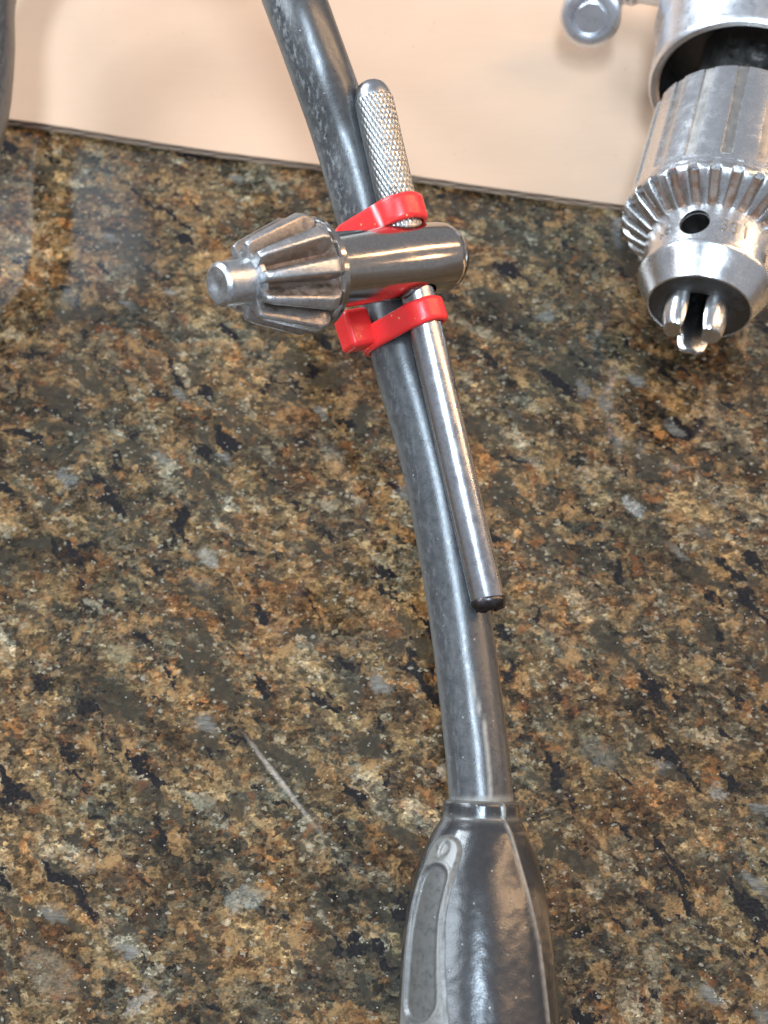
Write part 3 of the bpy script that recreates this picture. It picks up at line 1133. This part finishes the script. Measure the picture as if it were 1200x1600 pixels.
for g in range(NS):
    a0 = 2 * pi * (g + 0.5) / NS + 0.06
    hw = 0.80 / SR
    gv = []
    for z in (z_sl0 + 2.6, z_sl1 - 0.2):
        rg = SR + 0.85 * (z_sl1 - z) / (z_sl1 - z_sl0)
        for k_ in range(5):
            a = a0 - hw + 2 * hw * k_ / 4
            gv.append(((rg - 0.42) * cos(a), (rg - 0.42) * sin(a), z))
        for k_ in range(5):
            a = a0 + hw - 2 * hw * k_ / 4
            gv.append(((rg - 0.9) * cos(a), (rg - 0.9) * sin(a), z))
    put('groove_floor', make_mesh('groove_floor', gv, grid_faces(2, 10) + [tuple(range(10)), tuple(range(10, 20))], M_groove), drill, CMX)
clathe('spindle', [(0, z_sl1 - 3), (9.5, z_sl1 - 3), (9.5, z_sl1 + 1.2), (8.6, z_sl1 + 2.0), (8.6, z_col + 9), (0, z_col + 9)], M_groove, drill, 80)
# drill housing nose: hollow collar, then the wider gear housing behind it
collar = clathe('collar', [(15.4, z_col + 10), (15.4, z_col + 0.5), (15.9, z_col), (16.9, z_col - 0.1), (17.3, z_col + 0.35), (17.45, z_col + 1.2), (17.6, z_col + 13), (18.8, z_col + 15), (19.3, z_col + 40), (0, z_col + 40), (0, z_col + 10)], M_alu, drill, 128)
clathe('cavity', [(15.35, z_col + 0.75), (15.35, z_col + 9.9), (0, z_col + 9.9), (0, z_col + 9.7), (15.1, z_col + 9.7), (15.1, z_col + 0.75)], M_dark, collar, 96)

# jaws
def jaw_mesh():
    secs = []
    L0, L1 = 4.5, -5.6
    out = 2.75
    n = 9

    def ring(z, k_, inner):
        pts_ = []
        for i in range(n):
            a = -pi / 2 * 1.02 + pi * 1.02 * i / (n - 1)
            pts_.append((2.1 + out * k_ * cos(a) * 0.92, out * k_ * sin(a), z))
        pts_.append((inner + 1.05, 1.55 * k_, z))
        pts_.append((inner, 0.0, z))
        pts_.append((inner + 1.05, -1.55 * k_, z))
        return pts_

    secs = [ring(L0, 1.0, 0.6), ring(-3.6, 0.99, 0.6), ring(-5.3, 0.90, 0.65), ring(L1 - 0.9, 0.76, 0.8)]
    # slanted tip: the outer flank stands back from the inner edge
    for sct in secs[2:]:
        for i, (x, y, z) in enumerate(sct):
            sct[i] = (x, y, z + max(0.0, x - 3.2) * 0.5 - (0.0 if i < 9 else 0.5))
    me = make_mesh('jaw', *loft(secs), M_jaw)
    return bevel_mesh(me, 0.14, 2)


jm = jaw_mesh()
for a, out_ in ((52, 0.75), (-68, 1.5), (174, 0.9)):
    put('jaw', jm, drill, CMX @ Matrix.Rotation(radians(a), 4, 'Z') @ Matrix.Translation((out_, 0, 0)))

# clamp bolt beside the housing
kc = P(922, 30, 17.0)
kdir = (Vector((-30, -40, 150)) - kc * 0 + Vector((0, 0, 0))).normalized()
kdir = ((CAMP - kc).normalized() * 0.86 + Vector((-0.10, -0.55, -0.05))).normalized()
KBM = frame(kc, -kdir, Vector((1, 0, 0)))
bolt = clathe('clamp_bolt', [(0, 0.28), (2.65, 0.28), (2.85, 0.45), (3.2, 0.62), (3.35, 0.35), (3.5, 0.05), (4.5, 0.0), (5.1, 0.25), (5.45, 0.8), (5.55, 1.6), (5.55, 6.5), (5.0, 7.2), (0, 7.2)], M_alu, drill, 96, M=KBM @ Matrix.Scale(1.1, 4))
bolt_b = KBM @ Vector((0, 0, 5.0))
c_side = CMX @ Vector((-2, -16, z_col + 24))
bar_path = catmull([bolt_b, bolt_b.lerp(c_side, 0.4) + Vector((0, 3, 1.0)), c_side.lerp(CMX @ Vector((-1, -8, z_col + 24)), 0.3)], 0.6)
bvv, bff, _ = sweep(bar_path, lambda s, t: 2.6 + 0.5 * exp(-((s - 9.0) / 1.2) ** 2) + 0.05 * sin(3 * t), 32)
put('clamp_arm', make_mesh('clamp_arm', bvv, bff, M_alu), drill)

# ------------------------------------------------------------------ report of placements while building
if __name__ == '__main__':
    for nm, pt in (('pilot', KM @ Vector((0, 0, 32.8))), ('small end', KM @ Vector((0, 0, G1))), ('big', KM @ Vector((0, 0, G0))), ('body end', KM @ Vector((0, 0, -8.7))),
                   ('gear c', CMX @ Vector((0, 0, zc4))), ('gear top', CMX @ Vector((16.2, 0, zc3))), ('gear left', CMX @ Vector((0, -16.2, zc3))), ('col left', CMX @ Vector((0, -18, z_col))),
                   ('col top', CMX @ Vector((18, 0, z_col))), ('sleeve back top', CMX @ Vector((15, 0, z_sl1))), ('hole', CMX @ HM @ Vector((0, 0, 0))), ('nose left', CMX @ Vector((0, -11.2, 9)))):
        print(nm, [round(c, 1) for c in proj(pt)])
    for py in (160, 250, 334, 410, 492, 600, 700, 850, 930):
        p = rod_at_py(py)
        print('rod', py, round((cord_near(p) - p).length, 2), round(proj(p)[2], 1))
